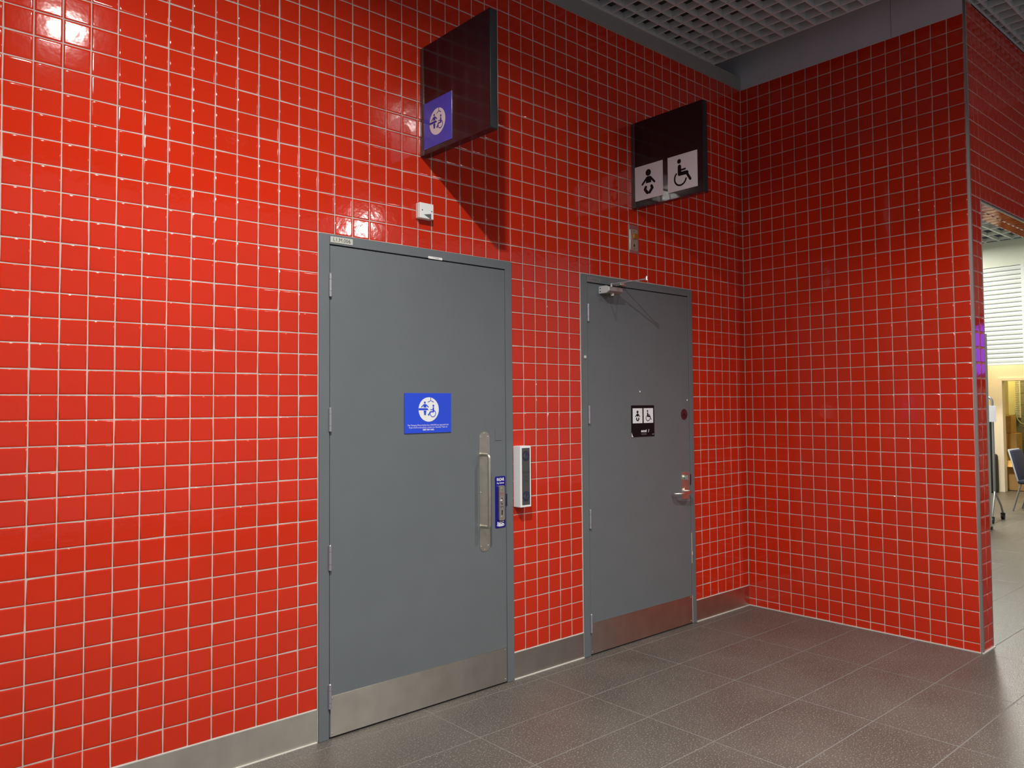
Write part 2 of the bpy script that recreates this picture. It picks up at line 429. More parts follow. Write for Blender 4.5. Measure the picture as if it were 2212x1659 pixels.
# metal skirting of the long wall
base = empty('baseboard_left'); tag(base, 'brushed steel skirting panels along the foot of the long red wall', 'skirting', kind='structure')
for x0, x1 in ((-3.9, D1[0]-0.004), (D1[1]+0.002, D2[0]-0.002), (D2[1]+0.010, 3.816)):
    s = B('skirting_panel', STEEL, base, x0, x1, -0.004, 0.003, 0.004, 0.1545)
    B('top_sealant', CAULK, s, x0, x1, -0.0045, 0.003, 0.1545, 0.1585)
    B('floor_sealant', CAULK, s, x0, x1, -0.010, 0.003, -0.001, 0.005)

# fascias over the tiles
t5 = B('trim_5', PAINT2, None, -3.9, 3.818, -0.006, 0.05, ZT, 4.262); tag(t5, 'dark grey painted fascia strip above the tiles of the long wall', 'fascia', kind='structure')
t6 = empty('trim_6'); tag(t6, 'lilac grey fascia panels above the tiles of the side wall', 'fascia', kind='structure')
B('fascia_panel', PAINT3, t6, 3.819, 3.95, -1.2155, 0.9, ZT, 4.80)
B('fascia_panel', PAINT3, t6, 3.819, 3.95, -1.688, -1.2185, ZT, 4.80)

# ------------------------------------------------------------------ floor
floor = MB().box(-6, 18, -8.5, 4, -0.08, -0.0008).build('floor', FGROUT)
tag(floor, 'dark grey speckled stone tile floor with thin light joints', 'floor', kind='structure')
fx = [0.7-0.7835*9+0.7835*i for i in range(0, 28)]
fy = [2.732, 2.33, 1.928, 1.526, 1.123, 0.721, 0.319, -0.085, -0.487, -0.883, -1.283, -1.690, -2.093]+[-2.093-0.402*i for i in range(1, 14)]
cells = []
FJ = 0.0055
for x0, x1 in zip(fx, fx[1:]):
    for y1, y0 in zip(fy, fy[1:]):
        if y0 > 0.05 and x0 < 4.0: continue
        ya = min(y1, -0.004) if (y1 > -0.2 and y0 > -0.6 and x0 < 3.7) else y1
        cells.append((Vector(((x0+x1)/2, (y0+ya)/2, 0)), x1-x0-FJ, ya-y0-FJ))
for x0, x1 in zip(fx, fx[1:]):
    if x0 < 3.7: cells.append((Vector(((x0+x1)/2, -0.045, 0)), x1-x0-FJ, 0.08-FJ))
lay_tiles(floor, 'floor_tile', cells, (1, 0, 0), (0, 1, 0), (0, 0, 1), FLOORT, bev=0.0015, tilt=0.0006, field='far_floor_tiles')

# ------------------------------------------------------------------ ceiling
ceiling = empty('ceiling'); tag(ceiling, 'grey open cell grid ceiling over the alcove and concourse', 'ceiling', kind='structure')
ZC = 4.260; BH = 0.046; BW = 0.006
def blades(x0, x1, y0, y1, m_, ox, oy, p=0.12, limit=True):
    i0 = math.ceil((x0-ox)/p); 
    k = i0
    while ox+k*p <= x1+1e-6:
        x = ox+k*p; B('ceiling_blade', m_, ceiling, x-BW, x+BW, y0, y1, ZC, ZC+BH); k += 1
    k = math.ceil((y0-oy)/p)
    while oy+k*p <= y1+1e-6:
        y = oy+k*p; B('ceiling_blade', m_, ceiling, x0, x1, y-BW, y+BW, ZC+0.0006, ZC+BH-0.0006); k += 1
blades(-2.2, 3.443, -4.2, -0.012, CEILG, 3.443, -0.012)
blades(3.865, 6.2, -2.8, -1.696, CEILG, 3.865, -1.738)
B('edge_angle', CEILG, ceiling, 3.84, 6.2, -1.700, -1.692, ZC-0.003, ZC+0.06)
B('edge_angle', CEILG, ceiling, 3.438, 3.449, -4.2, -0.006, ZC-0.001, ZC+BH+0.001)
deck = MB().box(-6, 18, -8.5, 4, 4.80, 4.86).build('ceiling_deck', DECK); tag(deck, 'dark slab above the open cell ceiling', 'ceiling', kind='structure')
d2 = MB().box(-6, 3.95, 0.9, 1.0, 3.0, 4.8).build('void_light_cover', DECK); tag(d2, 'added dark cover keeping world light out of the void behind the long wall', 'wall', kind='structure')  # added to block world light leaking in over the fascia
B('edge_rail', BEIGE, ceiling, 3.50, 3.80, 0.10, 0.18, 4.28, 4.345)
B('edge_bracket', BEIGE, ceiling, 3.46, 3.62, 0.02, 0.09, 4.335, 4.42)

# ------------------------------------------------------------------ doors
def door(name, label, x0, x1, ztop, lx0, lx1, lz1):
    d = empty(name, (x0, 0, 0)); tag(d, label, 'door', kind='structure')
    yf = -0.012
    fr = MB().bbox(x0+0.0018, lx0-0.0035, yf, 0.12, 0.0, ztop-0.0008, 0.0025)
    fr.build('frame_jamb', PAINT, d)
    MB().bbox(lx1+0.0025, x1-0.0018, yf, 0.12, 0.0, ztop-0.0008, 0.0025).build('frame_jamb', PAINT, d)
    MB().bbox(lx0-0.0035, lx1+0.0025, yf, 0.12, lz1+0.006, ztop-0.0008, 0.0015).build('frame_head', PAINT, d)
    B('rebate', BLACK, d, lx0-0.004, lx1+0.003, 0.012, 0.10, 0.0, lz1+0.007)
    s = MB().box(x0-0.002, x0+0.0045, -0.003, 0.006, 0.0, ztop).box(x1-0.0045, x1+0.002, -0.003, 0.006, 0.0, ztop).box(x0, x1, -0.004, 0.006, ztop-0.005, ztop+0.001)
    s.build('sealant', CAULK, d)
    leaf = MB().bbox(lx0, lx1, -0.009, 0.035, 0.008, lz1, 0.0015).build('door_leaf', PAINT, d)
    kick = B('kick_plate', STEEL, leaf, lx0+0.004, lx1-0.004, -0.0115, -0.008, 0.010, 0.204, 0.0006)
    for sx in (lx0+0.014, lx1-0.014):
        for z in (0.024, 0.192): MB().cyl((sx, -0.0115, z), (sx, -0.0135, z), 0.004, 8).build('kick_plate_screw', SATIN, leaf)
    for z0, z1 in ((2.145, 2.258), (1.483, 1.596), (0.810, 0.928), (0.148, 0.262)):
        h = MB(); hx = lx0-0.002; zz = z1-z0
        h.tube([(hx, -0.017, z0), (hx, -0.017, z0+zz*0.24)], 0.0078, 12).tube([(hx, -0.017, z0+zz*0.25), (hx, -0.017, z0+zz*0.75)], 0.0078, 12)
        h.tube([(hx, -0.017, z0+zz*0.76), (hx, -0.017, z1)], 0.0078, 12)
        h.tube([(hx, -0.017, z1), (hx, -0.017, z1+0.004)], [0.006, 0.003], 12)
        h.build('hinge', HINGE, d)
    return d, leaf
door1, leaf1 = door('door_1', 'wide grey steel door with a blue sign and long pull handle', D1[0], D1[1], D1[2], 0.1545, 1.280, 2.400)
door2, leaf2 = door('door_2', 'narrower grey steel door with a closer and a black sign near the corner', D2[0], D2[1], D2[2], 1.984, 3.056, 2.396)

# door 1 pull handle
hp = MB(); cx = 1.120; hw = 0.0375
pts = [(cx+hw*math.cos(R(a)), 1.418+hw*math.sin(R(a))) for a in range(0, 181, 12)]+[(cx-hw*math.cos(R(a)), 0.812-hw*math.sin(R(a))) for a in range(0, 181, 12)]
hp.prism([(a, -0.009, z) for a, z in pts], (0, -0.0022, 0)).build('handle_plate', SATIN, leaf1)
for z, x in ((1.445, cx), (1.425, cx-0.026), (1.425, cx+0.026), (1.11, cx-0.028), (1.11, cx+0.028), (0.805, cx-0.026), (0.805, cx+0.026), (0.785, cx)):
    MB().cyl((x, -0.011, z), (x, -0.0135, z), 0.0042, 10).build('handle_screw', CHROME, leaf1)
hx = 1.094; zt, zb = 1.3255, 0.9195; ys = -0.085; rr = 0.018
path = [(hx, -0.010, zt), (hx, ys+rr, zt)]+[(hx, ys+rr-rr*math.sin(R(a)), zt-rr+rr*math.cos(R(a))) for a in (22, 45, 68, 90)]
path += [(hx, ys, (zt+zb)/2)]+[(hx, ys+rr-rr*math.cos(R(a)), zb+rr-rr*math.sin(R(a))) for a in (0, 22, 45, 68)]+[(hx, ys+rr, zb), (hx, -0.010, zb)]
MB().tube(path, 0.0098, 14).build('pull_handle', SATIN, leaf1)
# small cover plate and latch slot
B('cover_plate', PAINT, leaf1, 1.201, 1.250, -0.0115, -0.008, 1.401, 1.466, 0.0008)
B('latch_slot', BLACK, leaf1, 1.2785, 1.286, -0.0128, -0.005, 1.018, 1.088)
# key lock plate
lk = MB().prism([(x, -0.009, z) for x, z in rrect(1.197, 0.897, 1.2735, 1.1935, 0.008)], (0, -0.003, 0)).build('key_lock', RADAR, leaf1)
lk['label'] = 'deep blue lock plate with silver keyhole case'
cs = MB().prism([(x, -0.012, z) for x, z in rrect(1.2155, 0.9395, 1.2575, 1.1405, 0.009)], (0, -0.013, 0))
cs.build('lock_case', SATIN, lk)
yk = -0.0252
Flat((1.2365, yk, 0), (1, 0, 0), (0, 0, 1), (0, -1, 0)).disc(0, 0.995, 0.0045).rect(-0.0035, 0.972, 0.0035, 0.995).disc(0, 1.066, 0.0035).disc(0, 1.034, 0.0035).build('keyhole', BLACK, lk)
MB().cyl((1.2365, yk, 1.050), (1.2365, yk-0.006, 1.050), 0.009, 14).build('escutcheon', CHROME, lk)
for z in (1.122, 0.958): MB().cyl((1.2365, yk, z), (1.2365, yk-0.0022, z), 0.005, 12).build('lock_screw', CHROME, lk)
X, Z, NY = (1, 0, 0), (0, 0, 1), (0, -1, 0)
text('lettering', 'RADAR', 0.024, (1.2355, -0.012, 1.1745), X, Z, NY, WHITE, lk, width=0.056, bold=0.03)
text('lettering', 'Key Scheme', 0.0125, (1.2355, -0.012, 1.1545), X, Z, NY, WHITE, lk, width=0.054, bold=0.02)
text('lettering', 'RADAR', 0.010, (1.2365, yk, 1.096), X, Z, NY, PINKINK, lk, width=0.032, bold=0.03)
text('lettering', 'KEY SCHEME', 0.006, (1.2365, yk, 1.086), X, Z, NY, PINKINK, lk, width=0.030, bold=0.02)
text('lettering', 'NPC', 0.010, (1.2365, yk, 1.018), X, Z, NY, INK, lk, width=0.026)
text('logo', 'NPC', 0.019, (1.2355, -0.012, 0.924), X, Z, NY, WHITE, lk, width=0.050, bold=0.05)
Flat((1.2355, -0.012, 0.912), X, Z, NY).arc(0, 0, 0.027, 0.003, 0, 360, rv=0.006).rect(-0.018, -0.0025, 0.018, 0.0025).build('logo_oval', WHITE, lk)

# door 2 furniture
xh = 2.990
pl = MB().prism([(x, -0.009, z) for x, z in rrect(2.950, 0.912, 3.034, 1.107, 0.004)], (0, -0.0025, 0)).build('lever_plate', SATIN, leaf2)
MB().tube([(2.985, -0.011, 1.068), (2.985, -0.016, 1.068), (2.985, -0.030, 1.068)], [0.021, 0.021, 0.017], 20).build('thumb_turn', CHROME, leaf2)
MB().bbox(2.978, 2.992, -0.044, -0.028, 1.051, 1.085, 0.003).build('thumb_turn_grip', CHROME, leaf2)
MB().tube([(2.992, -0.011, 0.970), (2.992, -0.018, 0.970)], 0.026, 20).build('lever_rose', CHROME, leaf2)
lev = [(2.992, -0.012, 0.970), (2.992, -0.040, 0.970), (2.990, -0.056, 0.969), (2.978, -0.066, 0.968), (2.955, -0.068, 0.966), (2.905, -0.066, 0.964), (2.862, -0.060, 0.963), (2.842, -0.046, 0.963), (2.838, -0.030, 0.963)]
MB().tube(lev, [0.010, 0.010, 0.0105, 0.0105, 0.0105, 0.0105, 0.0105, 0.010, 0.009], 14).build('lever_handle', CHROME, leaf2)
B('latch_slot', BLACK, leaf2, 3.0555, 3.0605, -0.0128, -0.005, 1.012, 1.088)
B('strike_plate', SATIN, door2, 3.0615, 3.068, -0.0130, -0.010, 1.012, 1.088)
# closer: box on the leaf, two arms meeting at an elbow, shoe on the frame
cl = MB(); prof = [(-0.009, 2.337), (-0.072, 2.337), (-0.091, 2.349), (-0.091, 2.371), (-0.072, 2.380), (-0.009, 2.380)]
cl.prism([(2.106, y, z) for y, z in prof], (0.130, 0, 0))
closer = cl.build('door_closer', mat('closer_silver', (0.40, 0.37, 0.36), 0.42, metal=0.55), leaf2); closer['label'] = 'silver overhead door closer body'
MB().prism([(2.094, y, z) for y, z in [(-0.009, 2.335), (-0.074, 2.335), (-0.093, 2.348), (-0.093, 2.372), (-0.074, 2.382), (-0.009, 2.382)]], (0.012, 0, 0)).build('end_cap', mat('pale_cap', (0.72, 0.74, 0.72), 0.4), closer)
for z in (2.368, 2.348): MB().cyl((2.0945, -0.022, z), (2.0925, -0.022, z), 0.004, 8).build('valve_screw', BLACK, closer)
MB().cyl((2.172, -0.055, 2.337), (2.172, -0.055, 2.322), 0.016, 16).build('lower_spindle_cap', SATIN, closer)
MB().cyl((2.165, -0.055, 2.380), (2.165, -0.055, 2.404), 0.009, 12).build('spindle', CHROME, closer)
A = Vector((2.165, -0.055, 2.398)); E = Vector((2.245, -0.288, 2.409)); S = Vector((2.300, -0.036, 2.415))
def strap(a, c, w, t):
    a, c = Vector(a), Vector(c); d = (c-a).normalized(); s_ = d.cross(Vector((0, 0, 1))).normalized()*w/2
    return [a-s_, a+s_, c+s_, c-s_], (0, 0, t)
b = MB(); p1 = A+(E-A)*0.16
b.prism(*strap(A, p1, 0.018, 0.004)).prism(*strap(p1+Vector((0, 0, 0.0)), E, 0.016, 0.004))
b.build('main_arm', CHROME, closer)
MB().tube([E+Vector((0, 0, 0.010)), E+(S-E)*0.5+Vector((0, 0, 0.008)), S], 0.0045, 8).build('fore_arm', CHROME, closer)
MB().tube([E+Vector((0, 0, -0.006)), E+Vector((0, 0, 0.020)), E+Vector((0, 0, 0.024))], [0.010, 0.010, 0.007], 12).build('elbow', CHROME, closer)
MB().bbox(2.275, 2.325, -0.040, -0.010, 2.404, 2.426, 0.003).build('frame_shoe', CHROME, closer)
# chips in the paint and screw heads on door 2
B('primer_chip', CHIP, door2, 3.0570, 3.0605, -0.0131, -0.010, 0.44, 0.66)
B('primer_chip', CHIP, door2, 3.0605, 3.0680, -0.0131, -0.010, 0.500, 0.522)
B('primer_chip', CHIP, door2, 3.0570, 3.0595, -0.0131, -0.010, 0.01, 0.205)
for x, z in ((2.497, 1.692), (3.032, 1.633)):
    MB().tube([(x, -0.009, z), (x, -0.011, z)], 0.006, 10).build('screw_head', WHITE, leaf2)
MB().tube([(1.953, -0.012, 1.911), (1.953, -0.016, 1.911), (1.953, -0.018, 1.911)], [0.011, 0.011, 0.006], 14).build('screw_cap', CAULK, door2)

# ------------------------------------------------------------------ pictograms
def wheelchair(f):
    f.disc(0.397, 0.815, 0.064); f.capsule(0.405, 0.665, 0.405, 0.460, 0.115); f.capsule(0.44, 0.560, 0.595, 0.566, 0.050)
    f.capsule(0.405, 0.460, 0.655, 0.455, 0.105); f.capsule(0.640, 0.450, 0.765, 0.250, 0.075)
    f.arc(0.432, 0.338, 0.196, 0.048, 128, 352); return f
def baby(f):
    f.disc(0.49, 0.755, 0.096, 0.098); f.poly([(0.405, 0.60), (0.44, 0.645), (0.56, 0.645), (0.60, 0.60), (0.59, 0.455), (0.40, 0.455)])
    f.line([(0.435, 0.605), (0.275, 0.448)], 0.062); f.line([(0.565, 0.605), (0.708, 0.448)], 0.062)
    f.line([(0.395, 0.345), (0.365, 0.285), (0.452, 0.175)], 0.088); f.line([(0.600, 0.345), (0.630, 0.285), (0.530, 0.175)], 0.088); return f
def changing(f):
    f.capsule(0.2, 0.985, 0.2, 0.72, 0.055, round_ends=False); f.capsule(0.2, 0.735, -0.075, 0.60, 0.055); f.capsule(0.2, 0.735, 0.46, 0.60, 0.055)
    f.disc(-0.394, 0.565, 0.092); f.poly([(-0.52, 0.44), (-0.26, 0.44), (-0.245, 0.16), (-0.51, 0.16)])
    f.capsule(-0.49, 0.40, -0.72, 0.205, 0.085); f.capsule(-0.28, 0.40, -0.05, 0.205, 0.085)
    f.poly([(-0.995, 0.108), (-0.154, 0.108), (-0.03, -0.05), (-0.995, -0.06)]); f.poly([(-0.515, -0.085), (-0.25, -0.085), (-0.295, -0.46), (-0.455, -0.46)])
    f.disc(0.452, 0.307, 0.088); f.capsule(0.45, 0.12, 0.45, -0.17, 0.145); f.capsule(0.17, -0.02, 0.45, -0.02, 0.060)
    f.capsule(0.15, -0.19, 0.45, -0.19, 0.095); f.capsule(0.15, -0.20, -0.02, -0.44, 0.105); f.capsule(-0.07, -0.405, 0.02, -0.475, 0.07)
    f.arc(0.405, -0.330, 0.275, 0.055, 72, -195); return f

# ------------------------------------------------------------------ projecting signs
def projecting_sign(x, label):
    s = empty('projecting_sign', (x, 0, 2.955)); tag(s, label, 'sign', 'square black signs projecting from the long wall')
    MB().bbox(x+0.0005, x+0.050, -0.597, -0.002, 2.955, 3.550, 0.0015).build('sign_box', BLACKG, s)
    B('mounting_strip', mat('dark_alu_strip', (0.16, 0.15, 0.14), 0.22, metal=0.8), s, x-0.0005, x+0.004, -0.034, -0.0015, 2.957, 3.548)
    for zb in range(6): pass
    MB().box(x+0.006, x+0.044, -0.5985, -0.5965, 2.960, 3.545).build('end_strip', mat('black_end_strip', (0.010, 0.014, 0.018), 0.35), s)
    return s
NX, MY = (-1, 0, 0), (0, -1, 0)
s1 = projecting_sign(0.695, 'black projecting sign with a small blue square, above the wide door')
p = B('pictogram_panel', BLUE2, s1, 0.6935, 0.6958, -0.288, -0.036, 2.982, 3.2325)
c1 = (0.6935, -0.162, 3.107)
Flat(c1, MY, Z, NX, 0.0705).disc(0, 0, 1.0, n=56).build('white_disc', WHITEP, p)
changing(Flat((0.6926, -0.162, 3.107), MY, Z, NX, 0.0705, t=0.0003)).build('pictogram', NAVY, p)
s2 = projecting_sign(2.447, 'black projecting sign with baby and wheelchair pictograms, nearer the corner')
for y0, y1, fn in ((-0.034, -0.274, baby), (-0.316, -0.553, wheelchair)):
    p = B('pictogram_panel', WHITEP, s2, 2.4455, 2.4478, y1, y0, 3.000, 3.236)
    fn(Flat((2.4455, y0, 3.000), MY, Z, NX, abs(y1-y0), 0.236)).build('pictogram', BLACKP, p)

# ------------------------------------------------------------------ small fixtures on wall and doors
def thing(name, loc, label, cat, group=None): return tag(empty(name, loc), label, cat, group)
t = thing('door_sign', (0.732, -0.009, 1.458), 'blue sign with white disc and lettering on the wide door', 'sign')
B('sign_plate', BLUE, t, 0.581, 0.8835, -0.014, -0.009, 1.459, 1.673, 0.0008)
Flat((0.7345, -0.014, 1.585), X, Z, NY, 0.0655).disc(0, 0, 1, n=56).build('white_disc', WHITE, t)
changing(Flat((0.7345, -0.0147, 1.585), X, Z, NY, 0.0655, t=0.0003)).build('pictogram', BLUE, t)
text('lettering', 'The Changing Places facility has a RADAR key operated lock.', 0.0115, (0.733, -0.014, 1.5015), X, Z, NY, WHITE, t, width=0.268)
text('lettering', 'If you need access please contact our Security Team on', 0.0115, (0.733, -0.014, 1.4895), X, Z, NY, WHITE, t, width=0.248)
text('lettering', '0207 069 4445.', 0.0115, (0.733, -0.014, 1.4765), X, Z, NY, WHITE, t, width=0.074, bold=0.03)

t = thing('door_sign', (2.523, -0.009, 1.380), 'black sign with baby and wheelchair squares on the door near the corner', 'sign')
B('sign_plate', BLACKP, t, 2.402, 2.646, -0.0125, -0.009, 1.381, 1.597, 0.0006)
for x0, x1, fn in ((2.414, 2.516, baby), (2.530, 2.632, wheelchair)):
    p = B('pictogram_panel', WHITE, t, x0, x1, -0.0135, -0.0123, 1.4745, 1.577)
    fn(Flat((x0, -0.0135, 1.4745), X, Z, NY, 0.102)).build('pictogram', BLACKP, p)
text('logo', 'excel', 0.022, (2.530, -0.0125, 1.420), X, Z, NY, WHITE, t, width=0.060, bold=0.05)
text('logo', '/', 0.026, (2.582, -0.0125, 1.4195), X, Z, NY, WHITE, t, bold=0.05)
for q in ((-0.028, 1.4045, 0.030, 1.4065), (-0.028, 1.3955, 0.030, 1.3985), (0.090, 1.3925, 0.110, 1.3985)):
    Flat((2.530, -0.0125, 0), X, Z, NY).rect(*q).build('small_print', mat('grey_small_print', (0.22, 0.20, 0.21), 0.6), t)
MB().prism([(2.4015, -0.0128, 1.381), (2.417, -0.0128, 1.381), (2.4065, -0.0128, 1.398), (2.4015, -0.0128, 1.410)], (0, -0.001, 0)).build('peeling_corner', WHITE, t)

def number_plate(x, z, s, m_, ink, label):
    t = thing('number_plate', (x, -0.012, z), label, 'number plate', 'room number plates on the door frames')
    B('plate', m_, t, x, x+0.1225, -0.0138, -0.012, z, z+0.0295, 0.0005)
    text('lettering', s, 0.026, (x+0.0615, -0.0138, z+0.0145), X, Z, NY, ink, t, width=0.094)
number_plate(0.1545, 2.4155, 'L1.M.006', PLATE, INK, 'pale plate reading L1.M.006 at the top of the wide door frame')
number_plate(1.9815, 2.405, 'L1.M.012', PLATE2, INK2, 'faded grey number plate at the top of the frame near the corner')
t = thing('sticker', (0.78, -0.012, 2.404), 'small white sticker on the head of the wide door frame', 'sticker')
MB().prism([(x, -0.012, z) for x, z in rrect(0.735, 2.4045, 0.829, 2.4175, 0.004)], (0, -0.0008, 0)).build('paper', WHITE, t)
text('lettering', 'L1 M 006', 0.007, (0.785, -0.0128, 2.4112), X, Z, NY, INK2, t, width=0.040)

t = thing('indicator_box', (1.387, -0.004, 1.005), 'white lit sign box reading ROOM IN USE beside the wide door', 'light box')
MB().bbox(1.346, 1.430, -0.062, -0.0002, 1.006, 1.364, 0.002).build('housing', WHITE, t)
sc_ = B('screen', SCREEN, t, 1.3605, 1.4185, -0.0632, -0.0615, 1.020, 1.3505)
B('screen_edge', BLACK, t, 1.3590, 1.4200, -0.0627, -0.0615, 1.0185, 1.352)
for zc in (1.305, 1.069):
    Flat((1.3895, -0.0632, zc), X, Z, NY, 0.0285).disc(0, 0, 1, 1.06).build('disc', SCREENB, sc_)
    changing(Flat((1.3895, -0.0639, zc), X, Z, NY, 0.0285, t=0.0002)).build('pictogram', SCREENF, sc_)
for s_, zc in (('ROOM', 1.208), ('IN', 1.183), ('USE', 1.158)):
    text('lettering', s_, 0.020, (1.3895, -0.0632, zc), X, Z, NY, mat('screen_letter', (0.045, 0.045, 0.048), 0.4), sc_, width={'ROOM': 0.050, 'IN': 0.016, 'USE': 0.032}[s_])

t = thing('alarm_unit', (0.707, -0.004, 2.612), 'small white square alarm unit on the tiles above the wide door', 'alarm')
MB().bbox(0.662, 0.7535, -0.028, -0.0002, 2.612, 2.697, 0.006, 3).build('back_box', mat('warm_white_plastic', (0.74, 0.70, 0.67), 0.4), t)
MB().bbox(0.664, 0.7535, -0.0395, -0.027, 2.6125, 2.6965, 0.003, 2).build('cover', WHITE, t)
Flat((0.0, -0.0394, 0.0), X, Z, NY).poly([(0.690, 2.633), (0.737, 2.6425), (0.737, 2.6135), (0.731, 2.6135)]).build('grey_wedge', SHADEG, t)
for xx in (0.680, 0.7415): Flat((0, -0.0394, 0), X, Z, NY).disc(xx, 2.656, 0.0035).build('cover_screw', INK, t)

t = thing('call_indicator', (2.461, -0.003, 2.648), 'stainless steel call plate with an amber light above the door near the corner', 'call plate')
MB().bbox(2.4105, 2.5125, -0.0050, -0.0002, 2.648, 2.8465, 0.0012).build('back_plate', CHROME, t)
MB().prism([(x, -0.005, z) for x, z in rrect(2.4195, 2.668, 2.4975, 2.815, 0.007)], (0, -0.0025, 0)).build('face_plate', SATIN, t)
MB().bbox(2.444, 2.484, -0.026, -0.007, 2.747, 2.783, 0.004).build('amber_light', AMBER, t)
f = Flat((2.461, -0.0075, 0), X, Z, NY); f.rect(-0.006, 2.694, 0.006, 2.713); f.build('reset_slot', BLACK, t)
for zz in (2.802, 2.681): Flat((2.461, -0.0075, 0), X, Z, NY).disc(0, zz, 0.004).build('plate_screw', INK2, t)

t = thing('round_sticker', (2.995, -0.009, 1.488), 'round maroon wheelchair sticker near the edge of the second door', 'sticker')
Flat((2.994, -0.009, 1.528), X, Z, NY, 0.039).disc(0, 0, 1, 1.04).build('disc', MAROON, t)
wheelchair(Flat((2.959, -0.0097, 1.492), X, Z, NY, 0.072, t=0.0003)).build('pictogram', MAROON2, t)

# ------------------------------------------------------------------ light fittings, two of them added for fill (above and behind the frame)
names = ['surface downlight nearest the left end of the red wall', 'surface downlight in front of the second door', 'added fill lamp in a downlight housing, behind and left of the viewer', 'added fill lamp in a downlight housing, behind and right of the viewer', 'surface downlight far out on the concourse']
for q, lb in zip(DOWN_AND_FILL_LAMPS, names):
    t = thing('down_or_fill_light', (q[0], q[1], q[2]), lb, 'light', 'round downlights under the ceiling'); r = q[4]/2
    MB().tube([(q[0], q[1], q[2]+0.012), (q[0], q[1], ZC+0.02)], r+0.03, 24).build('housing', CEILG, t)
    MB().tube([(q[0], q[1], q[2]+0.003), (q[0], q[1], q[2]+0.014)], r, 24).build('lens', LAMP, t)
    rg = MB(); n_ = 24
    for i in range(n_):
        a0, a1 = 2*math.pi*i/n_, 2*math.pi*(i+1)/n_
        rg.prism([(q[0]+k*math.cos(a), q[1]+k*math.sin(a), q[2]) for k, a in ((r, a0), (r+0.032, a0), (r+0.032, a1), (r, a1))], (0, 0, 0.014))
    rg.build('rim', ALU, t)
for i, q in enumerate(ROOM_LAMPS):
    t = thing('ceiling_panel_light', (q[0], q[1], 4.17), 'long white ceiling light in the bright room, '+['in front of the display board', 'nearest the shutter', 'nearest the opening'][i], 'light', 'ceiling lights of the bright room')
    MB().bbox(q[0]-0.62, q[0]+0.62, q[1]-0.17, q[1]+0.17, 4.172, ZC+0.01, 0.006).build('housing', WHITE, t)
    B('diffuser', LAMP2, t, q[0]-0.57, q[0]+0.57, q[1]-0.13, q[1]+0.13, 4.168, 4.174)
t = thing('display_screen', (9.7, -3.56, 1.2), 'purple lit display screen standing out on the concourse', 'screen')
MB().bbox(9.72, 9.80, -3.95, -3.30, 1.80, 2.75, 0.01).build('case', BLACK, t)
B('screen', PURPLE, t, 9.712, 9.722, -3.92, -3.33, 1.98, 2.62)
MB().bbox(9.73, 9.79, -3.70, -3.55, 0.0, 1.82, 0.006).bbox(9.45, 10.05, -3.90, -3.35, 0.0, 0.03, 0.006).build('stand', BLACK, t)

# ------------------------------------------------------------------ bright room beyond the opening
XS, XF = 12.70, 13.90
wn = MB().box(XS-0.02, XS+0.12, -7.0, 0.487, 2.205, ZC).box(XS-0.02, XS+0.12, -7.0, -1.0, 0.0, 2.205).box(XS, XS+0.12, 0.487, 3.4, 3.83, ZC).build('wall_shutter', RWHITE)
tag(wn, 'white wall above and beside the roller shutter', 'wall', kind='structure')
wf_ = MB().box(XF, XF+0.1, 1.200, 3.4, 0, 3.5).box(XF, XF+0.1, -1.2, 0.26, 0, 3.5).box(XF, XF+0.1, 0.26, 1.200, 1.985, 3.5).build('wall_far', CREAM)
tag(wf_, 'cream wall with a doorway under the half open shutter', 'wall', kind='structure')
fr = empty('door_3', (XF, 1.2, 0)); tag(fr, 'open doorway with a cream frame to the store room', 'doorway', kind='structure')
FRM = mat('cream_frame', (0.80, 0.70, 0.55), 0.5)
B('frame_jamb', FRM, fr, XF-0.03, XF+0.12, 1.190, 1.256, 0, 2.028, 0.006); B('frame_jamb', FRM, fr, XF-0.03, XF+0.12, 0.20, 0.265, 0, 2.028, 0.006)
B('frame_head', FRM, fr, XF-0.03, XF+0.12, 0.265, 1.190, 1.972, 2.028, 0.006)
kl = MB().box(XS, XF, 3.4, 3.5, 0, 3.5).box(XS+0.12, XF+0.1, -1.2, 3.4, 3.5, 3.55).box(XS+0.12, XF, -1.3, -1.2, 0, 3.5).build('wall_kiosk', CREAM); tag(kl, 'side and top of the kiosk behind the shutter', 'wall', kind='structure')
st = MB().box(15.5, 15.6, -0.6, 2.6, 0, 3).box(XF+0.1, 15.5, 2.0, 2.1, 0, 3).box(XF+0.1, 15.5, -0.3, -0.2, 0, 3).box(XF, 15.6, -0.6, 2.6, 3, 3.05).build('wall_store', mat('pale_mortar', (0.50, 0.49, 0.40), 0.9))
tag(st, 'block wall of the store room behind the doorway', 'wall', kind='structure')
for r_ in range(10):
    for c_ in range(6):
        y0 = 0.05+c_*0.36+(0.18 if r_ % 2 else 0)-0.2
        B('block', BLOCK, st, 15.485, 15.52, y0, y0+0.335, r_*0.22+0.01, r_*0.22+0.20)
sh = empty('roller_shutter', (XS, 1.7, 2.21)); tag(sh, 'white slatted roller shutter half lowered in the bright room', 'shutter')
NS = 21; z0s, z1s = 2.245, 3.83
for i in range(NS):
    za = z0s+(z1s-z0s)*i/NS; zb = z0s+(z1s-z0s)*(i+1)/NS; h = zb-za
    MB().prism([(XS+0.035, 0.500, za+0.004), (XS+0.020, 0.500, za+0.008), (XS+0.012, 0.500, za+h*0.5), (XS+0.020, 0.500, zb-0.008), (XS+0.035, 0.500, zb-0.003)], (0, 2.8, 0)).build('shutter_slat', SHUT, sh)
B('shutter_back', SHADEG, sh, XS+0.034, XS+0.04, 0.500, 3.3, z0s, z1s)
B('bottom_bar', SHUT, sh, XS+0.008, XS+0.045, 0.500, 3.3, 2.205, 2.245, 0.004)
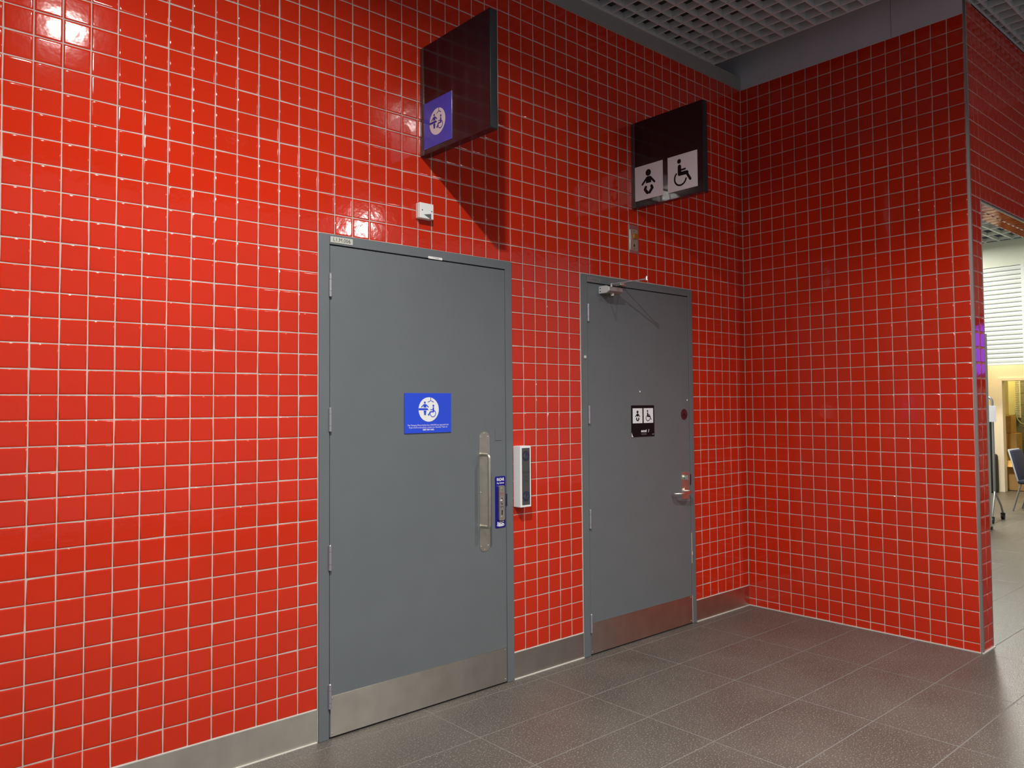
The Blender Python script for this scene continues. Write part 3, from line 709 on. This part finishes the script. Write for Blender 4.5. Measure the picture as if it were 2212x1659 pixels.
B('guide_rail', SHUT, sh, XS-0.035, XS+0.05, 0.455, 0.505, 2.205, 3.83, 0.004)
rc = empty('ceiling_room'); tag(rc, 'white open cell ceiling of the bright room', 'ceiling', kind='structure')
ROOMC = mat('white_cell_ceiling', (0.60, 0.62, 0.58), 0.6)
for i in range(13): B('ceiling_blade', ROOMC, rc, 6.6+i*0.5, 6.63+i*0.5, -1.45, 3.4, ZC+0.002, ZC+0.05)
for i in range(16): B('ceiling_blade', ROOMC, rc, 4.4, 12.7, -1.2+i*0.2, -1.17+i*0.2, ZC, ZC+0.048)
rs = MB().box(4.1, 12.7, 3.4, 3.5, 0, 4.8).build('wall_room_back', RWHITE); tag(rs, 'pale back wall of the bright room', 'wall', kind='structure')
ru = MB().box(4.06, 12.7, -1.48, 3.4, 4.50, 4.53).build('ceiling_room_deck', mat('pale_deck', (0.42, 0.43, 0.42), 0.8)); tag(ru, 'pale slab over the bright room ceiling', 'ceiling', kind='structure')

t = thing('display_board', (9.23, 0.4, 0), 'tall pale display board seen edge on just beyond the opening', 'board')
PG = mat('pale_grey_post', (0.58, 0.58, 0.54), 0.45)
MB().bbox(9.20, 9.26, -0.048, 0.0, 0.02, 2.466, 0.003).build('post', PG, t); MB().bbox(9.20, 9.26, 0.86, 0.92, 0.02, 2.466, 0.004).build('post', PG, t)
B('panel', WHITE, t, 9.222, 9.238, 0.0, 0.86, 0.25, 2.44); B('top_rail', PG, t, 9.205, 9.255, 0.0, 0.86, 2.42, 2.462, 0.003)
MB().bbox(9.19, 9.27, -0.052, 0.004, 0.0, 0.035, 0.003).build('foot', BLACK, t); MB().bbox(9.19, 9.27, 0.856, 0.926, 0.0, 0.035, 0.003).build('foot', BLACK, t)
t = thing('rolling_stand', (10.0, 0.4, 0), 'grey tubular stand on castors with a black panel behind the display board', 'stand')
xr = 10.0
def arch(y0, y1, zt_, r_):
    p = [(xr, y0, 0.38), (xr, y0, zt_-r_)]+[(xr, y0+r_-r_*math.cos(R(a)), zt_-r_+r_*math.sin(R(a))) for a in (22, 45, 68, 90)]
    return p+[(xr, y1-r_, zt_)]+[(xr, y1-r_+r_*math.sin(R(a)), zt_-r_+r_*math.cos(R(a))) for a in (22, 45, 68, 90)]+[(xr, y1, 0.38)]
MB().tube(arch(0.146, 0.80, 1.665, 0.06), 0.016, 12).build('tube_frame', TUBE, t)
B('panel', BLACK, t, xr+0.03, xr+0.05, 0.165, 0.78, 0.42, 1.50)
for y in (0.146, 0.80):
    for sx, sy, dz in ((-0.22, -0.03, 0), (0.30, 0.0, 0)):
        MB().tube([(xr, y, 0.40), (xr+sx*0.75, y+sy, 0.20), (xr+sx, y+sy, 0.085)], 0.013, 10).build('leg', TUBE, t)
        c = MB().cyl((xr+sx, y+sy-0.018, 0.036), (xr+sx, y+sy+0.018, 0.036), 0.036, 18); c.bbox(xr+sx-0.016, xr+sx+0.016, y+sy-0.026, y+sy+0.026, 0.055, 0.088, 0.003); c.build('castor', BLACK, t)
n = thing('paper_notice', (9.97, 0.13, 1.33), 'pale paper notice taped to the tubular stand', 'notice')
MB().add([(9.972, 0.094, 1.333), (9.975, 0.20, 1.333), (9.975, 0.20, 1.552), (9.968, 0.094, 1.552), (9.974, 0.094, 1.333), (9.977, 0.20, 1.333), (9.977, 0.20, 1.552), (9.970, 0.094, 1.552)], [(0, 1, 2, 3), (7, 6, 5, 4), (0, 4, 5, 1), (1, 5, 6, 2), (2, 6, 7, 3), (3, 7, 4, 0)]).build('sheet', PAPER, n)

t = thing('office_chair', (11.5, 0.05, 0), 'dark navy chair with pale back edging at the right of the bright room', 'chair')
bk = MB()
bm = bmesh.new(); bmesh.ops.create_cube(bm, size=1)
for v in bm.verts: v.co = Vector((v.co.x*0.46, v.co.y*0.05, v.co.z*0.46))
bmesh.ops.bevel(bm, geom=bm.edges[:], offset=0.022, segments=3, affect='EDGES', profile=0.5)
bk.frombm(bm, Matrix.Translation((11.5, 0.262, 0.665)) @ Matrix.Rotation(R(-14), 4, 'X'), True); bk.build('backrest', NAVYF, t)
EDG = mat('pale_chair_edge', (0.45, 0.46, 0.50), 0.5)
bm = bmesh.new(); bmesh.ops.create_cube(bm, size=1)
for v in bm.verts: v.co = Vector((v.co.x*0.48, v.co.y*0.022, v.co.z*0.48))
bmesh.ops.bevel(bm, geom=bm.edges[:], offset=0.01, segments=2, affect='EDGES', profile=0.5)
MB().frombm(bm, Matrix.Translation((11.5, 0.290, 0.668)) @ Matrix.Rotation(R(-14), 4, 'X'), True).build('back_shell', EDG, t)
MB().bbox(11.26, 11.74, -0.22, 0.24, 0.40, 0.465, 0.025, 3).build('seat', NAVYF, t)
for sx in (-0.21, 0.21):
    MB().tube([(11.5+sx, 0.20, 0.41), (11.5+sx, 0.315, 0.0)], 0.013, 10).build('leg', TUBE, t)
    MB().tube([(11.5+sx, -0.18, 0.41), (11.5+sx, -0.26, 0.0)], 0.013, 10).build('leg', TUBE, t)
t = thing('holdall_bag', (13.72, 1.3, 0), 'black bag leaning on the cream wall left of the doorway', 'bag')
MB().bbox(13.60, 13.84, 1.262, 1.50, 0.0, 0.68, 0.05, 3).build('body', BLACK, t); MB().tube([(13.72, 1.30, 0.68), (13.72, 1.31, 0.78), (13.72, 1.43, 0.78), (13.72, 1.45, 0.68)], 0.012, 8).build('handle', BLACK, t)

def carton(x0, x1, y0, y1, z0, z1, label, open_=False):
    t = thing('cardboard_box', ((x0+x1)/2, (y0+y1)/2, z0), label, 'box', 'cardboard boxes stacked in the store room')
    if not open_:
        B('carton', CARD, t, x0, x1, y0, y1, z0, z1, 0.004); B('tape', CARD2, t, x0-0.001, x1+0.001, (y0+y1)/2-0.02, (y0+y1)/2+0.02, z0+0.01, z1+0.0012)
    else:
        w = 0.006
        MB().box(x0, x0+w, y0, y1, z0, z1).box(x1-w, x1, y0, y1, z0, z1).box(x0, x1, y0, y0+w, z0, z1).box(x0, x1, y1-w, y1, z0, z1).box(x0, x1, y0, y1, z0, z0+w).build('carton', CARD, t)
        MB().prism([(x0, y0, z1), (x0, y1, z1), (x0-0.17, y1-0.05, z1-0.10), (x0-0.17, y0+0.02, z1-0.10)], (0, 0, 0.006)).build('flap', CARD2, t)
        MB().prism([(x0, y1, z1), (x1, y1, z1), (x1-0.02, y1+0.05, z1+0.16), (x0, y1+0.05, z1+0.16)], (0, 0.006, 0)).build('flap', CARD2, t)
carton(14.25, 14.56, 0.98, 1.315, 0.002, 0.535, 'open brown cardboard box with raised flaps at the foot of the stack', True)
carton(14.62, 14.98, 1.16, 1.56, 0.002, 0.541, 'closed brown cardboard box on the floor under the stack')
carton(14.63, 14.95, 1.205, 1.55, 0.545, 1.018, 'brown cardboard box in the middle of the stack')
carton(14.64, 14.94, 1.292, 1.56, 1.022, 1.342, 'smaller brown cardboard box on top of the stack')
t = thing('wall_cupboard', (15.1, 1.55, 1.337), 'cream cupboard on the store room wall above the boxes', 'cupboard')
B('carcass', YELLOWC, t, 15.02, 15.484, 1.425, 1.80, 1.345, 2.25, 0.004); B('cupboard_door', YELLOWC, t, 15.0, 15.019, 1.428, 1.797, 1.35, 2.245, 0.003)
t = thing('cable_tray', (15.42, 1.40, 1.29), 'perforated white cable tray running up the store room wall', 'cable tray')
ct = MB(); 
for i in range(5): ct.box(15.405, 15.412, 1.366+i*0.01775-0.002, 1.366+i*0.01775+0.008, 1.29, 2.4)
for i in range(27): ct.box(15.405, 15.412, 1.366, 1.443, 1.29+i*0.042, 1.29+i*0.042+0.022)
ct.build('perforated_web', WHITE, t); B('flange', WHITE, t, 15.405, 15.484, 1.362, 1.366, 1.29, 2.4); B('flange', WHITE, t, 15.405, 15.484, 1.443, 1.447, 1.29, 2.4)
t = tag(MB().tube([(15.42, 1.486, 2.6), (15.42, 1.486, 1.3)], 0.009, 8).build('conduit', WHITE), 'thin white conduit beside the cable tray in the store room', 'pipe')
hp_ = [(15.36, 1.452, 2.5), (15.36, 1.450, 2.0), (15.36, 1.445, 1.56), (15.36, 1.43, 1.40), (15.36, 1.395, 1.27), (15.36, 1.345, 1.19), (15.36, 1.28, 1.165), (15.36, 1.15, 1.17), (15.36, 1.0, 1.25)]
tag(MB().tube(hp_, 0.013, 8).build('hose', mat('grey_hose', (0.30, 0.29, 0.22), 0.6)), 'grey hose looping down the store room wall', 'hose')
t = thing('plastic_crate', (15.2, 1.15, 0), 'green plastic crate stack behind the chair in the store room', 'crate')
B('crate', GREEN, t, 15.0, 15.45, 0.90, 1.19, 0.60, 0.74, 0.01); B('base_crate', BLOCK, t, 15.0, 15.45, 0.90, 1.19, 0.002, 0.60, 0.01)
